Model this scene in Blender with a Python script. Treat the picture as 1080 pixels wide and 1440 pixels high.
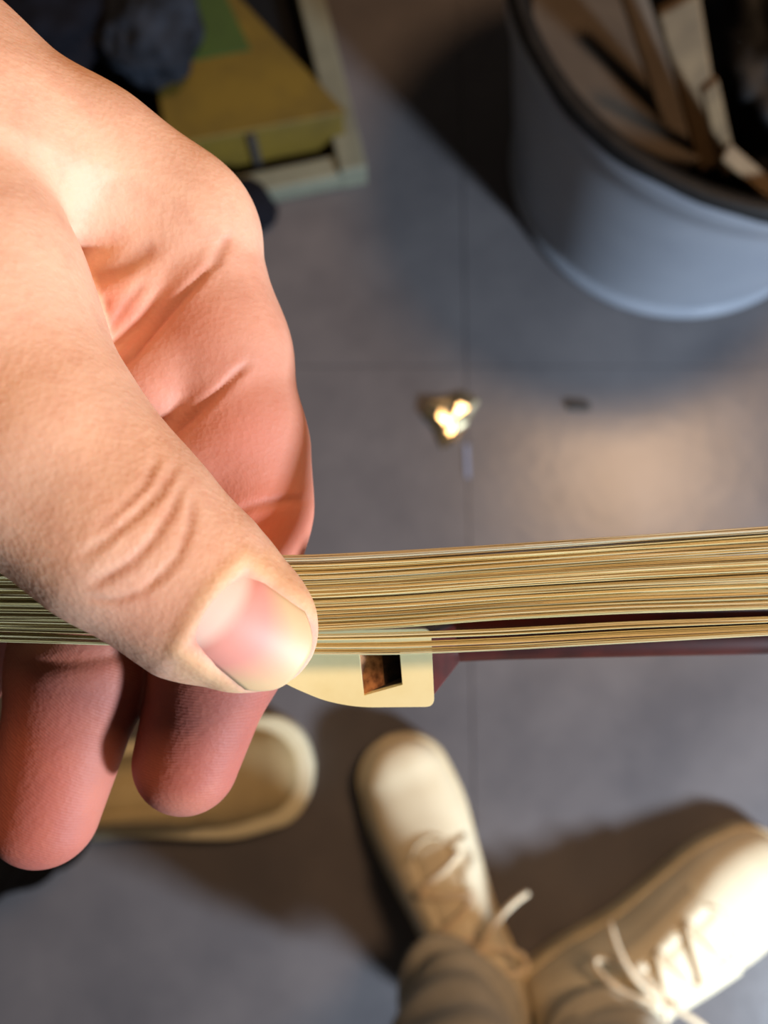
import bpy, bmesh, math, random
import numpy as np
from mathutils import Vector, Matrix
from mathutils.geometry import tessellate_polygon

random.seed(7)
RNG = np.random.default_rng(7)
sc = bpy.context.scene
for o in list(bpy.data.objects):
    bpy.data.objects.remove(o)
COL = sc.collection

# ------------------------------------------------------------------ camera, world, lights, exposure
CAM_H, TILT, F = 0.85, math.radians(10.0), 1165.0      # metres, pitch off straight down, focal length in px (1080 x 1440)
cam_data = bpy.data.cameras.new('camera')
cam = bpy.data.objects.new('camera', cam_data)
COL.objects.link(cam)
cam.location = (0, 0, CAM_H)
cam.rotation_euler = (TILT, 0, 0)
cam_data.sensor_fit = 'VERTICAL'
cam_data.sensor_height = 36.0
cam_data.lens = 36.0 * F / 1440.0
cam_data.clip_start = 0.01
cam_data.dof.use_dof = True
cam_data.dof.focus_distance = 0.106
cam_data.dof.aperture_fstop = cam_data.lens / 1.75      # 1.75 mm pupil, a phone lens
sc.camera = cam

world = bpy.data.worlds.new('world')
sc.world = world
world.use_nodes = True
bg = world.node_tree.nodes['Background']
bg.inputs[0].default_value = (1.0, 0.86, 0.74, 1)
bg.inputs[1].default_value = 0.05


def area_light(name, loc, target, size, size_y, power, color, shape='RECTANGLE'):
    ld = bpy.data.lights.new(name, 'AREA')
    ld.shape = shape
    ld.size = size
    ld.size_y = size_y
    ld.energy = power
    ld.color = color
    o = bpy.data.objects.new(name, ld)
    COL.objects.link(o)
    o.location = loc
    o.rotation_euler = (Vector(target) - Vector(loc)).to_track_quat('-Z', 'Y').to_euler()
    return o


area_light('ceiling_lamp', (1.0, 0.74, 2.45), (0.1, 0.1, 0.3), 0.6, 0.6, 38, (1.0, 0.63, 0.35), 'DISK')
area_light('window_daylight', (1.12, -0.82, 0.86), (0.2, 0.0, 0.1), 0.16, 0.2, 54, (0.70, 0.85, 1.0))

vs = sc.view_settings
vs.view_transform = 'Standard'
vs.look = 'None'
vs.gamma = 1.0
vs.use_curve_mapping = False
vs.exposure = 0.0
sc.cycles.use_denoising = True

CT, ST = math.cos(TILT), math.sin(TILT)


def at(u, v, d):
    """point of the room seen at pixel u, v at distance d (m) along the lens axis"""
    x, y, z = (u - 540) / F * d, -(v - 720) / F * d, -d
    return Vector((x, y * CT - z * ST, CAM_H + y * ST + z * CT))


def on(u, v, z=0.0):
    """point of the room seen at pixel u, v at height z"""
    p = at(u, v, 1.0) - Vector((0, 0, CAM_H))
    return Vector((0, 0, CAM_H)) + p * ((z - CAM_H) / p.z)


# ------------------------------------------------------------------ helpers
def tag(o, label=None, cat=None, group=None, kind=None):
    if label: o['label'] = label
    if cat: o['category'] = cat
    if group: o['group'] = group
    if kind: o['kind'] = kind
    return o


def obj(name, mesh, mat=None, parent=None, smooth=True):
    if isinstance(mesh, bmesh.types.BMesh):
        bm = mesh
        bmesh.ops.recalc_face_normals(bm, faces=bm.faces)
        mesh = bpy.data.meshes.new(name)
        bm.to_mesh(mesh)
        bm.free()
    if mat: mesh.materials.append(mat)
    if smooth:
        mesh.polygons.foreach_set('use_smooth', [True] * len(mesh.polygons))
    o = bpy.data.objects.new(name, mesh)
    COL.objects.link(o)
    if parent: o.parent = parent
    return o


def empty(name, loc=(0, 0, 0), rz=0.0):
    o = bpy.data.objects.new(name, None)
    COL.objects.link(o)
    o.location = loc
    o.rotation_euler = (0, 0, rz)
    return o


def bevel(o, w, seg=2, angle=30):
    m = o.modifiers.new('bevel', 'BEVEL')
    m.width = w
    m.segments = seg
    m.limit_method = 'ANGLE'
    m.angle_limit = math.radians(angle)
    return o


def box_bm(c, s, rot=None, bm=None):
    bm = bm or bmesh.new()
    m = Matrix.Translation(c) @ (rot.to_4x4() if rot else Matrix.Identity(4)) @ Matrix.Diagonal((s[0], s[1], s[2], 1))
    bmesh.ops.create_cube(bm, size=1.0, matrix=m)
    return bm


def prism_bm(poly, z0, z1, bm=None):
    bm = bm or bmesh.new()
    a = [bm.verts.new((p[0], p[1], z0)) for p in poly]
    b = [bm.verts.new((p[0], p[1], z1)) for p in poly]
    n = len(poly)
    bm.faces.new(a)
    bm.faces.new(b)
    for i in range(n):
        bm.faces.new((a[i], a[(i + 1) % n], b[(i + 1) % n], b[i]))
    return bm


def loft_bm(rings, cap0=True, cap1=True, closed=True, bm=None):
    bm = bm or bmesh.new()
    vr = [[bm.verts.new(p) for p in r] for r in rings]
    n = len(vr[0])
    for a, b in zip(vr[:-1], vr[1:]):
        for i in range(n if closed else n - 1):
            bm.faces.new((a[i], a[(i + 1) % n], b[(i + 1) % n], b[i]))
    if cap0: bm.faces.new(vr[0])
    if cap1: bm.faces.new(vr[-1])
    return bm


def tube_bm(pts, rad, n=8, bm=None, flat=1.0):
    pts = [Vector(p) for p in pts]
    if not hasattr(rad, '__len__'): rad = [rad] * len(pts)
    rings = []
    t0 = (pts[1] - pts[0]).normalized()
    nrm = t0.orthogonal().normalized()
    for i, p in enumerate(pts):
        t = (pts[min(i + 1, len(pts) - 1)] - pts[max(i - 1, 0)]).normalized()
        nrm = (nrm - t * nrm.dot(t)).normalized()
        b = t.cross(nrm)
        rings.append([p + (nrm * math.cos(2 * math.pi * k / n) + b * math.sin(2 * math.pi * k / n) * flat) * rad[i]
                      for k in range(n)])
    return loft_bm(rings, bm=bm)


def lathe_bm(profile, c=(0, 0), n=96, wob=None):
    rings = []
    for j, (r, z) in enumerate(profile):
        ring = []
        for k in range(n):
            a = 2 * math.pi * k / n
            dr, dz = wob(a, j) if wob else (0, 0)
            ring.append((c[0] + (r + dr) * math.cos(a), c[1] + (r + dr) * math.sin(a), z + dz))
        rings.append(ring)
    return loft_bm(rings, cap0=False, cap1=False)


# ------------------------------------------------------------------ materials
def lin(r, g, b):
    f = lambda c: c / 12.92 if c <= 0.04045 else ((c + 0.055) / 1.055) ** 2.4
    return (f(r / 255), f(g / 255), f(b / 255), 1)


def mat(name, color, rough=0.5, metallic=0.0, noise=None, bump=None, spec=0.5, coat=0.0, attr=None):
    """noise = (scale, second colour, low, high); bump = (scale, strength, distance in m)"""
    m = bpy.data.materials.new(name)
    m.use_nodes = True
    nt = m.node_tree
    p = nt.nodes['Principled BSDF']
    p.inputs['Base Color'].default_value = color
    p.inputs['Roughness'].default_value = rough
    p.inputs['Metallic'].default_value = metallic
    p.inputs['Specular IOR Level'].default_value = spec
    p.inputs['Coat Weight'].default_value = coat
    tc = nt.nodes.new('ShaderNodeTexCoord')
    src = None
    if attr:
        a = nt.nodes.new('ShaderNodeVertexColor')
        a.layer_name = attr
        src = a.outputs['Color']
        nt.links.new(src, p.inputs['Base Color'])
    if noise:
        n = nt.nodes.new('ShaderNodeTexNoise')
        n.inputs['Scale'].default_value = noise[0]
        n.inputs['Detail'].default_value = 6
        n.inputs['Roughness'].default_value = 0.6
        nt.links.new(tc.outputs['Object'], n.inputs['Vector'])
        mr = nt.nodes.new('ShaderNodeMapRange')
        mr.inputs['From Min'].default_value = noise[2]
        mr.inputs['From Max'].default_value = noise[3]
        nt.links.new(n.outputs['Fac'], mr.inputs['Value'])
        mx = nt.nodes.new('ShaderNodeMix')
        mx.data_type = 'RGBA'
        mx.inputs['A'].default_value = color
        mx.inputs['B'].default_value = noise[1]
        if src: nt.links.new(src, mx.inputs['A'])
        nt.links.new(mr.outputs['Result'], mx.inputs['Factor'])
        nt.links.new(mx.outputs['Result'], p.inputs['Base Color'])
    if bump:
        n = nt.nodes.new('ShaderNodeTexNoise')
        n.inputs['Scale'].default_value = bump[0]
        n.inputs['Detail'].default_value = 5
        nt.links.new(tc.outputs['Object'], n.inputs['Vector'])
        b = nt.nodes.new('ShaderNodeBump')
        b.inputs['Strength'].default_value = bump[1]
        b.inputs['Distance'].default_value = bump[2]
        nt.links.new(n.outputs['Fac'], b.inputs['Height'])
        nt.links.new(b.outputs['Normal'], p.inputs['Normal'])
    return m


M_GROUT = mat('grout', lin(74, 71, 72), 0.8)
M_TILE = mat('floor_tile', lin(100, 95, 96), 0.28, noise=(5, lin(78, 75, 78), 0.35, 0.68), bump=(60, 0.12, 0.002), spec=0.36)
M_BIN = mat('bin_plastic', lin(140, 144, 154), 0.38, noise=(9, lin(126, 131, 142), 0.3, 0.7), bump=(12, 0.08, 0.004))
M_LINER = mat('liner_plastic', lin(14, 13, 14), 0.6, spec=0.25, bump=(40, 0.5, 0.004))
M_CARD = mat('cardboard', lin(78, 69, 60), 0.85, spec=0.2, noise=(14, lin(64, 56, 49), 0.35, 0.7), bump=(120, 0.2, 0.001))
M_WOODPALE = mat('pale_wood', lin(104, 84, 60), 0.7, spec=0.25, noise=(30, lin(76, 60, 42), 0.35, 0.7), bump=(90, 0.2, 0.001))
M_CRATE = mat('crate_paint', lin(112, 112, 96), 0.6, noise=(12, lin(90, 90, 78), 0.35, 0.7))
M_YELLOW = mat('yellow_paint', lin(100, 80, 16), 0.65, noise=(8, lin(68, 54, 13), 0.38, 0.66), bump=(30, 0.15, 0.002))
M_GREEN = mat('green_card', lin(50, 70, 20), 0.7, noise=(9, lin(38, 56, 18), 0.35, 0.7))
M_DARKCLOTH = mat('dark_cloth', lin(44, 48, 57), 0.95, spec=0.1, noise=(18, lin(22, 24, 29), 0.38, 0.62), bump=(160, 0.3, 0.001))
M_NAVY = mat('navy_cloth', lin(16, 16, 22), 0.92, spec=0.1, bump=(160, 0.3, 0.001))
M_SHOE = mat('cream_canvas', lin(222, 210, 182), 0.62, noise=(12, lin(210, 194, 162), 0.35, 0.7), bump=(300, 0.15, 0.0006))
M_SOLE = mat('cream_rubber', lin(206, 190, 156), 0.55, noise=(20, lin(188, 168, 130), 0.4, 0.7))
M_LACE = mat('lace_cotton', lin(224, 204, 172), 0.8, bump=(500, 0.4, 0.0006))
M_SHOE2 = mat('ivory_canvas', lin(178, 160, 118), 0.75, noise=(16, lin(158, 140, 104), 0.35, 0.7))
M_SOLE2 = mat('ivory_rubber', lin(212, 204, 176), 0.55, noise=(16, lin(196, 186, 152), 0.35, 0.7))
M_TROUSER = mat('grey_trouser', lin(186, 179, 162), 0.9, noise=(40, lin(164, 157, 142), 0.35, 0.7), bump=(350, 0.25, 0.0008))
M_BLACK = mat('black_trouser', lin(20, 20, 22), 0.9, spec=0.1, bump=(200, 0.25, 0.001))
M_BONE = mat('ivory_bone', lin(248, 240, 190), 0.3, noise=(120, lin(240, 228, 172), 0.4, 0.75), coat=0.2)
M_STICK = mat('red_brown_wood', lin(76, 24, 18), 0.42, noise=(160, lin(50, 15, 12), 0.4, 0.7), coat=0.0, spec=0.35)
M_MORTISE = mat('raw_brown_wood', lin(168, 116, 78), 0.8, noise=(700, lin(92, 54, 32), 0.4, 0.65), bump=(900, 0.6, 0.0004))
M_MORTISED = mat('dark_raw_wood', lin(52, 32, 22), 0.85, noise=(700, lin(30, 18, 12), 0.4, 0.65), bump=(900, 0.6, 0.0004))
M_FOIL = mat('gold_foil', lin(250, 232, 190), 0.24, metallic=1.0)
M_CHIP = mat('dark_chip', lin(52, 46, 42), 0.7)
M_JOINT_REFL = mat('joint_reflection_blue', lin(104, 116, 142), 0.4)

# ------------------------------------------------------------------ floor: 80 cm tiles, joints recessed
fl = obj('floor', box_bm((0, 0.2, -0.03), (5.2, 5.2, 0.05)), M_GROUT, smooth=False)
tag(fl, kind='structure')
JX, JY = on(655, 515).x, on(655, 515).y
tile_mesh = None
for i in range(-3, 3):
    for j in range(-3, 3):
        if tile_mesh is None:
            bm = box_bm((0, 0, -0.004), (0.7995, 0.7995, 0.008))
            bmesh.ops.bevel(bm, geom=[e for e in bm.edges if all(v.co.z > -0.001 for v in e.verts)], offset=0.0005, segments=2, affect='EDGES')
            t = obj('tile', bm, M_TILE, fl, smooth=False)
            tile_mesh = t.data
        else:
            t = bpy.data.objects.new('tile', tile_mesh)
            COL.objects.link(t)
            t.parent = fl
        t.location = (JX + 0.4 + 0.8 * i, JY + 0.4 + 0.8 * j, 0)
# shared mesh, own coordinates for the mottling: tiles take world position
nt = M_TILE.node_tree
geo = nt.nodes.new('ShaderNodeNewGeometry')
for n in nt.nodes:
    if n.type == 'TEX_NOISE':
        nt.links.new(geo.outputs['Position'], n.inputs['Vector'])

# ------------------------------------------------------------------ waste bin
BC, R0, R1, BH = (0.3226, 0.5442), 0.176, 0.225, 0.29
brad = lambda z: R0 + (R1 - R0) * z / BH
prof = [(0.0, 0.004), (R0 - 0.012, 0.004), (R0 - 0.006, 0.0), (R0 + 0.004, 0.0), (R0 + 0.007, 0.004), (R0 + 0.007, 0.014), (R0 + 0.003, 0.018)]
for z in np.linspace(0.03, BH - 0.05, 10): prof.append((brad(z), z))
prof += [(brad(BH - 0.045) + 0.001, BH - 0.045), (brad(BH - 0.04) + 0.005, BH - 0.041), (R1 + 0.004, BH - 0.006), (R1 + 0.003, BH), (R1 - 0.004, BH), (R1 - 0.006, BH - 0.006)]
for z in np.linspace(BH - 0.04, 0.012, 8): prof.append((brad(z) - 0.004, z))
prof += [(0.0, 0.012)]
wb = obj('waste_bin', lathe_bm([(r, z) for r, z in prof], (0, 0)), M_BIN)
wb.location = (BC[0], BC[1], 0)
tag(wb, 'blue-grey plastic waste bin with black liner, full of offcuts, at upper right', 'bin')
rr = lambda z: brad(z) - 0.0055
lp = [(R1 + 0.0056, BH - 0.006), (R1 + 0.0060, BH - 0.002), (R1 + 0.0055, BH + 0.0035), (R1 - 0.002, BH + 0.0045), (R1 - 0.008, BH + 0.002)]
for z in np.linspace(BH - 0.03, 0.03, 9): lp.append((rr(z) - 0.002, z))
lp += [(0.12, 0.02), (0.0, 0.016)]
ln = lathe_bm(lp, wob=lambda a, j: (0.0, 0.002 * math.sin(9 * a + 1) + 0.001 * math.sin(23 * a)) if j == 0 else
              ((-0.0025 * (1 + math.sin(11 * a + j * 1.3)) * (0 if j < 5 else 1)), 0))
ln = obj('bin_liner', ln, M_LINER, wb)
ln['label'] = 'black liner folded over the rim'


def plank(name, p0, p1, w, t, up, material, label, cat, group=None, taper=1.0, bend=0.0):
    """board running p0 to p1, width w, thickness t, broad face towards up, with a rough broken end"""
    p0, p1 = Vector(p0), Vector(p1)
    d = (p1 - p0).normalized()
    n = (Vector(up) - d * d.dot(Vector(up))).normalized()
    s = d.cross(n)
    rings = []
    L = (p1 - p0).length
    for k in range(9):
        q = k / 8
        c = p0 + d * L * q + n * bend * math.sin(q * math.pi)
        ww = w * (1 + (taper - 1) * q) / 2
        jag = 0.006 * math.sin(7.1 * k) if k in (0, 8) else 0
        rings.append([c + s * a * ww + n * b * t / 2 + d * (jag * a) for a, b in ((-1, -1), (1, -1), (1, 1), (-1, 1))])
    o = obj(name, loft_bm(rings), material, smooth=False)
    bevel(o, min(t, w) * 0.15, 1)
    o.data.transform(Matrix.Translation(-p0))
    o.location = p0
    return tag(o, label, cat, group)


# ------------------------------------------------------------------ what is in the bin
def bp(u, v, z): return on(u, v, z)
# a flat sheet wedged across the near left of the opening: its outline lies in one tilted plane
q0, q1, q2 = on(750, 40, 0.262), on(960, 236, 0.25), on(880, 0, 0.205)
pn = (q1 - q0).cross(q2 - q0).normalized()
if pn.z < 0: pn = -pn
eye = Vector((0, 0, CAM_H))
def on_plane(u, v):
    d_ = at(u, v, 1.0) - eye
    return eye + d_ * ((q0 - eye).dot(pn) / d_.dot(pn))
cs = [on_plane(u, v) for u, v in ((752, 52), (768, 86), (800, 128), (840, 165), (890, 200), (935, 224), (972, 236), (985, 222), (958, 160), (938, 110), (890, 0), (865, -60), (765, -60), (748, 0))]
bm = bmesh.new()
t_, b_ = [bm.verts.new(p - q0) for p in cs], [bm.verts.new(p - q0 - pn * 0.004) for p in cs]
bm.faces.new(t_); bm.faces.new(b_)
for i in range(len(cs)): bm.faces.new((t_[i], t_[(i + 1) % len(cs)], b_[(i + 1) % len(cs)], b_[i]))
o = obj('cardboard_sheet', bm, M_CARD, smooth=False)
o.location = q0
tag(o, 'brown cardboard sheet wedged across the near left of the bin', 'cardboard')
plank('cardboard_strip', bp(958, 205, 0.225), bp(880, -40, 0.30), 0.024, 0.004, (0.6, -0.5, 0.8), M_CARD,
      'narrow dark brown cardboard strip beside the pale split batten in the bin', 'cardboard')
plank('wooden_batten', bp(1000, 232, 0.225), bp(952, 0, 0.345), 0.021, 0.012, (-0.3, -0.5, 0.8), M_WOODPALE,
      'pale split wooden batten standing in the bin', 'wood', taper=1.35)
plank('wooden_stick', bp(1024, 238, 0.23), bp(996, 118, 0.335), 0.012, 0.008, (-0.2, -0.5, 0.8), M_WOODPALE,
      'short thin stick pressed against the right side of the batten in the bin', 'wood')
plank('wooden_sliver', bp(1100, 282, 0.25), bp(1018, 212, 0.29), 0.012, 0.006, (0, -0.5, 0.8), M_WOODPALE,
      'thin slanting wood sliver near the bin rim at the right edge', 'wood')


def heap(name, c, r, amp, freq, seed, material, label, cat, flat_z=0.0, sub=5, parent=None, ridges=0.0):
    """crumpled soft lump resting on z = flat_z"""
    from mathutils import noise
    bm = bmesh.new()
    bmesh.ops.create_icosphere(bm, subdivisions=sub, radius=1.0)
    off = Vector((seed * 3.1, seed * 1.7, seed * 0.9))
    for v in bm.verts:
        n = v.co.copy()
        k = 1 + amp * noise.fractal(n * freq + off, 0.8, 2.1, 4) + ridges * (1 - abs(noise.noise(n * freq * 1.7 + off * 2)) * 3)
        p = Vector((n.x * r[0] * k, n.y * r[1] * k, n.z * r[2] * k))
        p.z = max(p.z + r[2] * 0.55, 0.002 + 0.002 * (1 + n.x))
        v.co = p
    o = obj(name, bm, material, parent)
    o.location = (c[0], c[1], flat_z)
    return tag(o, label, cat)


heap('plastic_bag', bp(1120, 90, 0.2), (0.085, 0.12, 0.09), 0.25, 1.8, 3, M_LINER,
     'crumpled black plastic bag in the far right of the bin', 'bag', 0.15, ridges=0.08)

# ------------------------------------------------------------------ crate with the yellow box, card and cloths
ca, cb = on(513, 246, 0.02), on(452, 0, 0.02)
cdir = (cb - ca).normalized()
crz = math.atan2(cdir.y, cdir.x) - math.pi / 2
cr = empty('storage_crate', (ca.x, ca.y, 0), crz)
tag(cr, 'pale grey-green open crate on the floor behind the hand', 'crate')
CW, CD, CHH, CTt = 0.46, 0.40, 0.035, 0.03
R3 = None
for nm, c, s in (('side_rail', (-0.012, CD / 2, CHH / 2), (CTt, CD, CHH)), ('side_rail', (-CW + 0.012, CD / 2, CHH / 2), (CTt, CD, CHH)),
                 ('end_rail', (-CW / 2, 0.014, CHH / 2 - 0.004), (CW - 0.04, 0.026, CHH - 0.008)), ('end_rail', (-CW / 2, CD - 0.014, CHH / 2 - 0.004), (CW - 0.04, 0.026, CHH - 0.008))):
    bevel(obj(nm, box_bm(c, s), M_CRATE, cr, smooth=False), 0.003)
fb = obj('crate_bottom', box_bm((-CW / 2, CD / 2, 0.004), (CW - 0.04, CD - 0.04, 0.006)), M_BLACK, cr, smooth=False)
fb['label'] = 'black bottom board'

YZ0, YZ = 0.008, 0.072
yf0, yf1 = on(236, 205, YZ), on(484, 158, YZ)
ydir = (yf1 - yf0).normalized()
ynorm = Vector((-ydir.y, ydir.x, 0))
yr = on(335, 0, YZ)
poly = [yf0, yf1, yr, yr + Vector((-0.06, 0.12, 0)), yf0 + ynorm * 0.30]
yb_o = Vector((yf1.x, yf1.y, YZ0))
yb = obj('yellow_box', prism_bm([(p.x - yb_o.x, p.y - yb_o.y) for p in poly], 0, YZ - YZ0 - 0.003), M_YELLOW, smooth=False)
yb.location = yb_o
bevel(yb, 0.003)
tag(yb, 'worn yellow flat box lying in the pale crate', 'box')
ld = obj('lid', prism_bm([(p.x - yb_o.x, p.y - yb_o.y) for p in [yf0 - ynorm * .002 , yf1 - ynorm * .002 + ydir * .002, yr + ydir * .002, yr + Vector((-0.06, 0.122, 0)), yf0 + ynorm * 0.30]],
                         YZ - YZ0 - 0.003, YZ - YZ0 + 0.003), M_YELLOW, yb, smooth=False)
bevel(ld, 0.001, 1)
q = yf0.lerp(yf1, (352 - 236) / (484 - 236)) - ynorm * 0.003
lt = obj('latch', box_bm((q.x - yb_o.x, q.y - yb_o.y, 0.036), (0.008, 0.007, 0.05), Matrix.Rotation(math.atan2(ydir.y, ydir.x), 3, 'Z')), M_CHIP, yb, smooth=False)
lt['label'] = 'dark upright latch on the front'
pl = [on(222, 92, YZ + 0.006), on(318, 74, YZ + 0.006), on(352, 68, YZ + 0.006), on(322, 4, YZ + .006), on(300, -40, YZ + .006), on(215, -40, YZ + .006)]
gc = obj('green_card', prism_bm([(p.x - pl[0].x, p.y - pl[0].y) for p in pl], 0, 0.0025), M_GREEN, smooth=False)
gc.location = (pl[0].x, pl[0].y, YZ + 0.0035)
tag(gc, 'green card lying on the back of the yellow box beside the dark cloth', 'card')
p = on(222, 66, 0.10)
heap('dark_cloth', on(212, 36, 0.1), (0.05, 0.062, 0.035), 0.16, 1.6, 5, M_DARKCLOTH, 'crumpled slate grey cloth heaped on the yellow box beside the green card', 'cloth', YZ + 0.006, ridges=0.03)
heap('black_cloth', on(62, 4, 0.1), (0.066, 0.085, 0.045), 0.22, 1.6, 9, M_NAVY, 'blackish cloth heap at top left above the wrist', 'cloth', YZ + 0.006, ridges=0.05)
heap('navy_cloth', on(330, 284, 0.03), (0.042, 0.028, 0.03), 0.14, 1.5, 12, M_NAVY, 'small black cloth on the floor showing behind the index knuckle', 'cloth', 0.0005, ridges=0.04)

# ------------------------------------------------------------------ litter on the floor, and a strip for the reflecting tile joint
def scrap(name, u, v, r, seed, material, label, cat, nrm=(0.11, -0.01, 1), amp=0.12):
    rs = random.Random(seed)
    c = on(u, v, 0.004)
    bm = bmesh.new()
    g = 7
    n = Vector(nrm).normalized()
    ax = Vector((1, 0, 0)) - n * n.x
    ax.normalize()
    ay = n.cross(ax)
    out = [(0.95, 0.75), (0.35, 1.0), (-0.15, 0.7), (-0.8, 0.55), (-1.0, 0.15), (-0.55, -0.35), (-0.35, -1.0), (0.05, -0.75), (0.45, -0.15)]
    cen = bm.verts.new(n * 0.003)
    mid, rim = [], []
    for a, b in out:
        mid.append(bm.verts.new((ax * a + ay * b) * r * 0.55 + n * (0.003 + amp * r * rs.uniform(-0.5, 0.7))))
        rim.append(bm.verts.new((ax * a + ay * b) * r + n * (amp * r * rs.uniform(-0.6, 1.0))))
    k = len(out)
    for i in range(k):
        j = (i + 1) % k
        bm.faces.new((cen, mid[i], mid[j]))
        bm.faces.new((mid[i], rim[i], rim[j], mid[j]))
    o = obj(name, bm, material, smooth=False)
    s = o.modifiers.new('solidify', 'SOLIDIFY')
    s.thickness = 0.0005
    o.location = (c.x, c.y, 0.004)
    return tag(o, label, cat)


scrap('foil_scrap', 637, 590, 0.032, 4, M_FOIL, 'bright shiny crumpled scrap glinting on the floor', 'scrap')
c = on(813, 572)
o = obj('wood_chip', box_bm((0, 0, 0.0025), (0.024, 0.008, 0.005), Matrix.Rotation(-0.06, 3, 'Z')), M_CHIP, smooth=False)
bevel(o, 0.001, 1)
o.location = (c.x, c.y, 0.0)
tag(o, 'tiny dark chip lying in the lamp glare on the floor', 'chip')
a, b = on(656, 625), on(658, 672)
bm = box_bm((0, 0, 0.0008), (0.0045, (a - b).length, 0.0016))
o = obj('joint_reflection', bm, M_JOINT_REFL, smooth=False)  # added strip whose colour imitates the bluish reflection at the tile joint
m_ = (a + b) / 2
o.location = (m_.x, m_.y, 0)
o.rotation_euler = (0, 0, math.atan2((a - b).y, (a - b).x) - math.pi / 2)
tag(o, 'thin bluish strip standing in for a reflection along the tile joint below the shiny scrap', 'strip')


# ------------------------------------------------------------------ shoes and trouser legs
def interp(x, xs, ys):
    """smooth (Catmull-Rom-like) interpolation"""
    i = max(0, min(len(xs) - 2, int(np.searchsorted(xs, x)) - 1))
    t = (x - xs[i]) / (xs[i + 1] - xs[i])
    def sl(k):
        a, b = max(0, k - 1), min(len(xs) - 1, k + 1)
        return (ys[b] - ys[a]) / (xs[b] - xs[a])
    h = xs[i + 1] - xs[i]
    return ((2 * t**3 - 3 * t**2 + 1) * ys[i] + (t**3 - 2 * t**2 + t) * h * sl(i)
            + (-2 * t**3 + 3 * t**2) * ys[i + 1] + (t**3 - t**2) * h * sl(i + 1))


SX = [0, 0.06, 0.2, 0.4, 0.6, 0.74, 0.88, 0.96, 1.0]
SWI = [0.018, 0.030, 0.036, 0.035, 0.042, 0.047, 0.043, 0.032, 0.016]     # half width, inner side
SWO = [0.018, 0.030, 0.037, 0.040, 0.047, 0.049, 0.041, 0.028, 0.014]     # outer side
SHT = [0.082, 0.094, 0.098, 0.092, 0.074, 0.060, 0.050, 0.043, 0.034]     # height of the upper


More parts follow.
